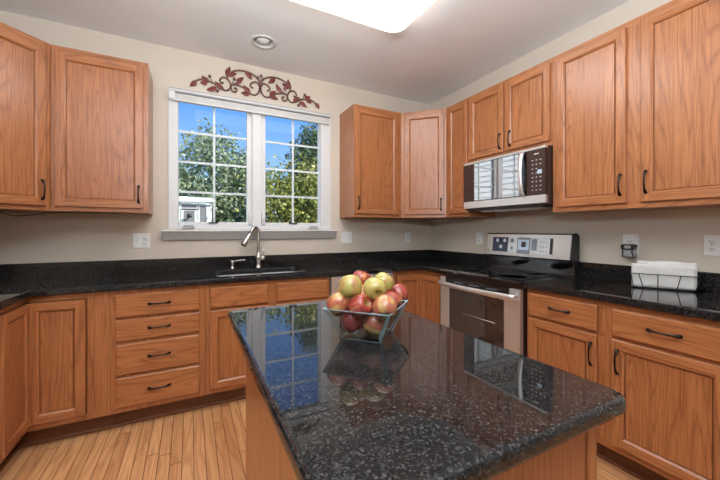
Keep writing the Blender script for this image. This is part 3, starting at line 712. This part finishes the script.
def apple_mesh(key):
    if key not in ap_me:
        m = MB(); m.lathe(prof[::-1], (0, 0, 0), 24); o = m.build('apple', AP[key]); ap_me[key] = o.data; bpy.data.objects.remove(o)
    return ap_me[key]
sm = MB().tube([(0, 0, .021), (.001, 0, .030), (.0035, .001, .038)], [.0016, .0013, .0019], 6).build('stem', M['stem']); stem_me = sm.data; bpy.data.objects.remove(sm)
apples = [
 ((-1.9914, -2.0382, 1.0656), 'red', (10, 20, 0), 'red apple at the back of the top of the pile'),
 ((-1.9648, -2.1529, 1.0697), 'yellow', (25, 30, 40), 'yellow-green apple at the top right of the pile'),
 ((-2.0402, -2.2259, 1.0676), 'yellow', (-60, 50, 10), 'yellow apple with a slight blush at the top centre of the pile'),
 ((-2.1066, -2.1927, 1.0760), 'yellow', (22, -14, 200), 'green-yellow apple at the top left, stem hollow showing'),
 ((-2.0887, -2.2251, 1.0197), 'red', (62, 8, 20), 'red striped apple at front centre, stem hollow facing forward'),
 ((-2.1375, -2.1709, 1.0199), 'stripe', (50, -14, 80), 'orange-red apple at the left rim of the bowl'),
 ((-2.0444, -2.0286, 1.0205), 'blush', (0, 20, 120), 'pale blushed apple half hidden behind the left of the pile'),
 ((-1.9562, -2.1853, 1.0115), 'red', (120, 20, 50), 'red apple at the right rim of the bowl'),
 ((-1.8897, -2.1297, 1.0217), 'red', (30, 25, 160), 'red apple farthest right, resting on the back rim'),
 ((-2.0355, -2.276, 1.0214), 'blush', (48, 28, 130), 'orange blushed apple at front right above the bowl rim'),
 ((-2.0918, -2.1786, .9637), 'red', (150, 0, 30), 'dark red apple low in the bowl on the left, seen through the glass'),
 ((-2.044, -2.2335, .9628), 'blush', (110, 40, 60), 'orange-yellow apple low in the bowl on the right, seen through the glass'),
 ((-2.0146, -2.1461, .9703), 'red', (70, 90, 0), 'red apple at the bottom of the bowl behind the two front ones'),
 ((-2.0009, -2.0883, 1.0200), 'stripe', (0, 60, 90), 'striped apple buried in the middle of the pile')]
for (p, key, rot, lab) in apples:
    o = bpy.data.objects.new('apple', apple_mesh(key)); COL.objects.link(o); o.location = p; o.rotation_euler = tuple(R(a) for a in rot)
    k_ = 1.0; o.scale = (k_, k_, k_)
    tag(o, lab, 'apple', 'apples in the glass bowl')
    s_ = bpy.data.objects.new('stem', stem_me); COL.objects.link(s_); s_.parent = o

# ------------------------------------------------------------------ wall outlets
def outlet(T, wdt, label, kinds, hgt=.116):
    root = thing('wall_outlet', label, 'outlet', T((0, 0, 0)), 'white wall plates')
    MB(T).slab(-wdt/2, wdt/2, -hgt/2, hgt/2, .0008, .006, .003).build('plate', M['plate'], root)
    n = len(kinds)
    for i, kd in enumerate(kinds):
        s0 = (i-(n-1)/2)*.046
        if kd == 'duplex':
            for zz in (-.0195, .0195):
                r = MB(T).slab(s0-.0165, s0+.0165, zz-.014, zz+.014, .006, .0085, .002).build('receptacle', M['plate'], root)
                m = MB(T); m.box(s0-.0085, s0-.0060, zz-.003, zz+.007, .0086, .0092).box(s0+.0060, s0+.0085, zz-.003, zz+.006, .0086, .0092).box(s0-.0025, s0+.0025, zz-.010, zz-.005, .0086, .0092); m.build('slot', M['slot'], r)
        else:
            MB(T).slab(s0-.0075, s0+.0075, -.014, .014, .006, .0095, .002).build('toggle', M['plate'], root)
            MB(T).slab(s0-.004, s0+.004, .0, .012, .0095, .018, .002).build('toggle_lever', M['plate'], root)
        MB(T).slab(s0-.0025, s0+.0025, -.0025 if kd == 'duplex' else .030, .0025 if kd == 'duplex' else .035, .006, .0072, .0008).build('screw', M['greyplastic'], root)
    return root
def TB(x, z): return lambda p: Vector((x+p[0], -p[2], z+p[1]))
def TR(y, z): return lambda p: Vector((-p[2], y-p[0], z+p[1]))
outlet(TB(-2.888, 1.163), .116, 'white double wall plate with a switch and outlet left of the window', ['switch', 'duplex'])
outlet(TB(-1.100, 1.172), .116, 'white double wall plate right of the window sill', ['switch', 'switch'])
outlet(TB(-.330, 1.160), .076, 'single white wall outlet in the back corner right of the window', ['duplex'])
outlet(TR(-.752, 1.166), .076, 'single white wall outlet just left of the range panel', ['duplex'])
outlet(TR(-2.012, 1.156), .086, 'white wall outlet holding the plug-in freshener', ['duplex'], .128)
outlet(TR(-2.412, 1.164), .116, 'white double outlet plate at the right edge above the counter', ['duplex', 'duplex'])
af = thing('air_freshener', 'grey and black plug-in air freshener in the wall outlet', 'air freshener', (-.03, -2.018, 1.10))
T_ = TR(-2.018, 1.12)
m = MB(T_); m.prism([(-.034, -.045), (.034, -.045), (.026, -.02), (.026, .0), (-.026, .0), (-.026, -.02)], .0098, .052); m.build('body', M['greyplastic'], af, bevel=.006)
m = MB(T_); m.prism([(-.026, .0006), (.026, .0006), (.038, .03), (.030, .038), (-.030, .038), (-.038, .03)], .0098, .056); m.build('cap', M['blackplastic'], af, bevel=.006)
m = MB(T_); m.prism([(-.016, .010), (.016, .010), (.020, .026), (.0, .032), (-.020, .026)], .0565, .059); m.build('vent', M['greyplastic'], af, bevel=.002)
for e in (-1, 1): MB(T_).tube([(e*.030, -.043, .05), (e*.024, -.01, .058), (e*.036, .03, .056)], .0035, 6).build('side_trim', M['blackplastic'], af)

# ------------------------------------------------------------------ napkin basket
nb_o = Vector((-.245, -2.118, Z1+.0008)); td = Vector((.42, -.91, 0)).normalized(); nd = Vector((td.y, -td.x, 0))
def TN(p): return nb_o+td*p[0]+Vector((0, 0, p[1]))+nd*p[2]      # s along the front, z up, n towards the room
LN = .285
nb = thing('napkin_basket', 'black wire napkin basket on the right-hand counter', 'basket', tuple(TN((LN/2, 0, -.03))))
def wire(pts, r=.0022, name='wire'): return MB().tube([TN(p) for p in pts], r, 6).build(name, M['wire'], nb)
for n_ in (.006, -.062):
    wire([(.0, .082, n_), (LN, .082, n_)], name='rim_wire'); wire([(.02, .003, n_), (LN-.02, .003, n_)], name='base_wire')
    for a, b in ((.0, .012), (.035, .055), (.118, .118), (.212, .195), (LN, LN-.015)): wire([(a, .082, n_), (b, .003, n_)], name='upright_wire')
for s0 in (.02, LN-.02): wire([(s0, .003, .006), (s0, .003, -.062)], name='cross_wire')
for s0 in (.0, LN): wire([(s0, .082, .006), (s0, .082, -.062)], name='cross_wire')
wire([(LN-.015, .003, -.03), (LN+.05, .07, -.045), (LN+.075, .085, -.05)], name='end_loop'); wire([(LN-.015, .006, .0), (LN+.06, .06, -.02), (LN+.075, .085, -.05)], name='end_loop')
def sheet(s0, s1, z1, n0, n1, seed, name, par):
    rnd = random.Random(seed); m = MB(); ns, nz = 18, 8; front = []; back = []
    for i in range(ns+1):
        cf = []; cb = []
        for j in range(nz+1):
            s_ = s0+(s1-s0)*i/ns; z_ = .006+(z1-.006)*j/nz; wv = .0022*math.sin(i*.9+seed+j*.35)+.0016*math.sin(j*1.7+i*.4)+rnd.uniform(-.0006, .0006)
            zt = z_+(.003*math.sin(i*.5+seed) if j == nz else 0)
            cf.append(m.vert(TN((s_, zt, n1+wv)))); cb.append(m.vert(TN((s_, zt, n0))))
        front.append(cf); back.append(cb)
    for i in range(ns):
        for j in range(nz):
            m.face((front[i][j], front[i+1][j], front[i+1][j+1], front[i][j+1]), 0, True); m.face((back[i][j], back[i][j+1], back[i+1][j+1], back[i+1][j]), 0, True)
    for i in range(ns):
        m.face((front[i][nz], front[i+1][nz], back[i+1][nz], back[i][nz])); m.face((front[i][0], back[i][0], back[i+1][0], front[i+1][0]))
    for j in range(nz):
        m.face((front[0][j], front[0][j+1], back[0][j+1], back[0][j])); m.face((front[ns][j], back[ns][j], back[ns][j+1], front[ns][j+1]))
    return m.build(name, M['paper'], par)
tag(sheet(.030, LN-.006, .155, -.056, -.030, 3, 'napkin_stack', None), 'tall stack of white paper napkins at the back of the wire basket', 'napkins')
tag(sheet(.004, LN-.012, .136, -.024, -.004, 8, 'napkin_stack', None), 'front stack of white paper napkins behind the basket wires, slightly lower', 'napkins')

# ------------------------------------------------------------------ wrought iron scroll over the window
YD = -.012; XC = -1.977
wa = thing('wall_scroll', 'brown iron scroll with dark red leaves hung over the window', 'wall decoration', (XC, 0, 2.43))
SCR = {'arch': [(-1.979, 2.51), (-1.985, 2.598), (-1.997, 2.624), (-2.034, 2.654), (-2.088, 2.672), (-2.15, 2.671), (-2.202, 2.654), (-2.237, 2.624), (-2.259, 2.584)],
 'lower': [(-2.038, 2.535), (-2.052, 2.54), (-2.063, 2.554), (-2.052, 2.579), (-2.015, 2.595), (-1.988, 2.574), (-1.982, 2.532), (-2.006, 2.486), (-2.043, 2.475), (-2.079, 2.494), (-2.115, 2.518), (-2.15, 2.531), (-2.194, 2.537), (-2.226, 2.525)],
 'tail': [(-2.226, 2.525), (-2.226, 2.498), (-2.213, 2.473), (-2.189, 2.473), (-2.178, 2.494), (-2.189, 2.507), (-2.202, 2.497)],
 'left': [(-2.289, 2.538), (-2.3, 2.527), (-2.314, 2.536), (-2.314, 2.56), (-2.289, 2.581), (-2.254, 2.57), (-2.231, 2.534), (-2.235, 2.498), (-2.264, 2.47), (-2.304, 2.478), (-2.338, 2.498), (-2.379, 2.517), (-2.428, 2.529), (-2.467, 2.525), (-2.499, 2.508), (-2.523, 2.479)],
 'spur': [(-2.211, 2.533), (-2.176, 2.554), (-2.15, 2.578)]}
LV = [((-2.503, 2.507), (-2.549, 2.451)), ((-2.399, 2.515), (-2.46, 2.558)), ((-2.415, 2.514), (-2.471, 2.497)), ((-2.283, 2.47), (-2.356, 2.533)), ((-2.342, 2.484), (-2.423, 2.445)), ((-2.258, 2.587), (-2.235, 2.685)), ((-2.252, 2.6), (-2.178, 2.635)), ((-2.176, 2.543), (-2.12, 2.617)), ((-2.11, 2.672), (-2.05, 2.608)), ((-2.063, 2.491), (-2.124, 2.546)), ((-2.063, 2.485), (-2.143, 2.473))]
BR = [((-2.377, 2.526), (-2.398, 2.564)), ((-2.346, 2.474), (-2.336, 2.452)), ((-2.218, 2.541), (-2.2, 2.583))]
def catmull(P, n=5):
    o = []
    for i in range(len(P)-1):
        p0 = Vector(P[max(i-1, 0)]); p1 = Vector(P[i]); p2 = Vector(P[i+1]); p3 = Vector(P[min(i+2, len(P)-1)])
        for k in range(n):
            t_ = k/n; o.append(.5*((2*p1)+(p2-p0)*t_+(2*p0-5*p1+4*p2-p3)*t_*t_+(3*p1-p0-3*p2+p3)*t_**3))
    o.append(Vector(P[-1])); return o
def leaf(a, b, par):
    a = Vector(a); b = Vector(b); d_ = b-a; L = d_.length; d_ /= L; s_ = Vector((-d_.y, d_.x)); m = MB(); prev = None
    def P3(q, y): return (q.x, y, q.y)
    rows = []
    for k in range(9):
        u = k/8; wv = .0215*math.sin(math.pi*u**.8)**.9+.0006; c_ = a+d_*L*u+s_*(.006*math.sin(math.pi*u))
        rows.append([m.vert(P3(c_-s_*wv, YD+.001)), m.vert(P3(c_, YD-.0065)), m.vert(P3(c_+s_*wv, YD+.001)), m.vert(P3(c_, YD+.003))])
    for A_, B_ in zip(rows, rows[1:]):
        for k in range(4): m.face((A_[k], A_[(k+1) % 4], B_[(k+1) % 4], B_[k]), 0)
    m.face(rows[0][::-1]); m.face(rows[-1]); o = m.build('leaf', M['redleaf'], par); return o
for side in (0, 1):
    mp = (lambda p: p) if side == 0 else (lambda p: (2*XC-p[0], p[1]))
    for nm, pts in SCR.items():
        q = catmull([mp(p) for p in pts]); MB().tube([(p.x, YD, p.y) for p in q], .0078, 6).build('scroll', M['iron'], wa)
    for a, b in LV: leaf(mp(a), mp(b), wa)
    for a, b in BR:
        a, b = mp(a), mp(b); m = MB().tube([(a[0], YD, a[1]), (b[0], YD, b[1])], .003, 6); m.sphere((b[0], YD-.004, b[1]), .0135, 12); m.build('berry', M['iron'], wa)
for b in ((-1.969, 2.659), (-1.998, 2.637), (-1.949, 2.635)):
    MB().tube([(XC, YD, 2.55), (b[0], YD, b[1])], .003, 6).sphere((b[0], YD-.004, b[1]), .0125, 12).build('berry', M['iron'], wa)
for x in (-2.23, -1.724): MB().tube([(x, YD, 2.53), (x, -.0005, 2.53)], .004, 6).build('wall_pin', M['iron'], wa)

# ------------------------------------------------------------------ cord under the left cabinet
tag(MB().tube([(-3.64, -.16, 1.369), (-3.60, -.19, 1.350), (-3.55, -.2, 1.340), (-3.48, -.2, 1.346), (-3.40, -.2, 1.362), (-3.30, -.2, 1.3685), (-3.0, -.2, 1.3690)], .0026, 6).build('power_cord', M['cord']), 'thin black cord slung under the left wall cabinets', 'cord')

# ------------------------------------------------------------------ outdoors
GZ = -.6
struct(MB().box(-40, 40, .2, 60, GZ-.1, GZ).build('ground', M['grass']))
# neighbouring house (seen only in reflections and beside the sunroom)
hs = thing('neighbour_house', 'white sided house outside to the left of the window', 'house', (-9, 6, GZ))
m = MB(); n_ = 40
for k in range(n_):
    z0 = GZ+k*.17; m.poly([(-6.6, .6, z0), (-6.6, 12, z0), (-6.63, 12, z0+.17), (-6.63, .6, z0+.17)]); m.poly([(-6.6, .6, z0), (-6.6, 12, z0), (-6.63, 12, z0), (-6.63, .6, z0)])
m.box(-13, -6.64, .6, 12, GZ, GZ+n_*.17); m.build('siding', M['siding'], hs, recalc=False)
MB().prism([(-13.4, GZ+6.8), (-6.2, GZ+6.8), (-9.8, GZ+9.4)], .3, 12.3, axis='y').build('roof', M['shingle'], hs)
# sunroom
sr = thing('sunroom', 'white sunroom with grey screened windows seen through the lower left pane', 'sunroom', (-4, 7, GZ))
yF = 6.0; xr = -2.06
m = MB(); m.box(-6.55, xr, yF+.03, 9.5, GZ, 1.95)
m.build('walls', M['siding'], sr)
MB().prism([(yF-.12, 1.95), (9.6, 1.95), (9.6, 2.02), (yF+.4, 2.10), (yF-.12, 2.02)], -6.6, xr+.08, axis='x').build('roof_edge', M['white'], sr)
def sw(x0, x1, z0, z1, name='window'):
    f = MB().box(x0-.05, x1+.05, yF, yF+.03, z0-.05, z0).box(x0-.05, x1+.05, yF, yF+.03, z1, z1+.05).box(x0-.05, x0, yF, yF+.03, z0, z1).box(x1, x1+.05, yF, yF+.03, z0, z1).build(name, M['white'], sr)
    MB().box(x0, x1, yF+.012, yF+.028, z0, z1).build('screen', M['screenmesh'], f)
sw(-2.735, -2.407, 1.79, 1.87); sw(-2.69, -2.45, .75, 1.725); sw(-2.335, -2.185, .75, 1.86); sw(-3.45, -2.87, .75, 1.85); sw(-4.25, -3.6, .75, 1.85)
m = MB()
for y in (6.25, 7.1): m.box(xr+.001, xr+.02, y, y+.6, .75, 1.90)
m.build('side_screen', M['screenmesh'], sr)
lt = MB().tube([(-2.60, yF-.005, 1.535), (-2.58, yF-.10, 1.56), (-2.57, yF-.14, 1.60)], .02, 6); lt.lathe([(.02, -.02), (.06, -.01), (.055, .06), (.015, .09)], (-2.565, yF-.15, 1.565), 10)
lt.build('porch_lamp', M['blackplastic'], sr)
def tree(loc, label, blobs, n, mat, size, trunk_h, cat='tree', seed=1, name='tree'):
    rnd = random.Random(seed); t = thing(name, label, cat, loc, 'trees outside the window'); L = Vector(loc)
    tr = MB().tube([tuple(L), tuple(L+Vector((.05, .05, trunk_h*.5))), tuple(L+Vector((0, 0, trunk_h)))], [.16, .12, .07], 8)
    for bc, br in blobs: tr.tube([tuple(L+Vector((0, 0, trunk_h*.6))), tuple(L+Vector(bc)*.7+Vector((0, 0, trunk_h*.2))), tuple(L+Vector(bc))], [.06, .04, .015], 6)
    tr.build('trunk', M['bark'], t)
    m = MB(); tot = sum(b[1][0]*b[1][1]*b[1][2] for b in blobs)
    for bc, br in blobs:
        c0 = L+Vector(bc)
        for k in range(int(n*br[0]*br[1]*br[2]/tot)):
            d_ = Vector((rnd.gauss(0, 1), rnd.gauss(0, 1), rnd.gauss(0, 1))).normalized()
            clump = .80+.20*math.sin(d_.x*7+seed)*math.sin(d_.y*6+2)*math.sin(d_.z*8+1)*2.0
            p = c0+Vector((d_.x*br[0], d_.y*br[1], d_.z*br[2]))*(rnd.random()**.45)*clump
            a = Vector((rnd.gauss(0, 1), rnd.gauss(0, 1), rnd.gauss(0, .7))).normalized(); b = a.orthogonal().normalized(); b.rotate(Matrix.Rotation(rnd.random()*6.28, 3, a))
            s_ = size*rnd.uniform(.7, 1.3); cc = b.cross(a)
            i = [m.vert(p-b*s_*.5), m.vert(p+cc*s_*.28), m.vert(p+b*s_*.5), m.vert(p-cc*s_*.28)]; m.face(i)
    m.build('foliage', mat, t, recalc=False); return t
tree((-1.75, 11.0, GZ), 'blue-green leafy tree rising behind the sunroom in the left sash', [((-1.5, 0, 3.8), (1.3, 1.2, 1.5)), ((-.1, 0, 4.9), (1.35, 1.0, 1.3)), ((1.1, .2, 4.0), (1.3, 1.2, 1.5)), ((-.2, .2, 2.3), (2.3, 1.2, 1.6)), ((1.5, 0, 1.7), (1.4, 1.2, 1.5)), ((0, -.3, 3.2), (1.5, 1.0, 1.4))], 15000, M['leafA'], .15, 3.2, seed=3)
tree((.10, 5.6, GZ), 'yellow-green bushy tree filling the right sash', [((-.7, 0, 2.7), (.95, .9, 1.05)), ((.4, 0, 2.9), (1.0, .9, 1.15)), ((-.1, 0, 1.4), (1.4, 1.0, 1.2)), ((1.0, .2, 2.2), (1.0, .9, 1.4)), ((-.9, .1, 1.5), (.85, .8, 1.0)), ((.2, .1, 2.1), (1.2, .8, 1.2))], 15000, M['leafB'], .10, 2.2, seed=5)
tree((1.5, 9.2, GZ), 'tall dark green tree at the upper right of the right sash', [((0, 0, 4.4), (1.1, 1.1, 1.5)), ((.7, 0, 3.6), (1.2, 1.1, 1.4)), ((-.5, 0, 3.2), (1.0, 1.0, 1.3)), ((.3, 0, 5.4), (.8, .8, .9))], 8000, M['leafC'], .13, 4.0, seed=9)
for i, (x, y, lab) in enumerate(((-4.6, 14.5, 'dark green bush behind the sunroom roof'), (-.8, 14.5, 'dark green bush behind the blue-green tree'), (3.2, 14.5, 'dark green bush far behind the yellow-green tree'))):
    tree((x, y, GZ), lab, [((-.8, 0, 1.3), (1.0, .9, 1.5)), ((.8, 0, 1.5), (1.0, .9, 1.6)), ((0, 0, 2.2), (1.2, .9, 1.2)), ((0, 0, .8), (1.6, .9, 1.0))], 6000, M['leafC'], .18, 1.5, 'bush', seed=20+i, name='bush')
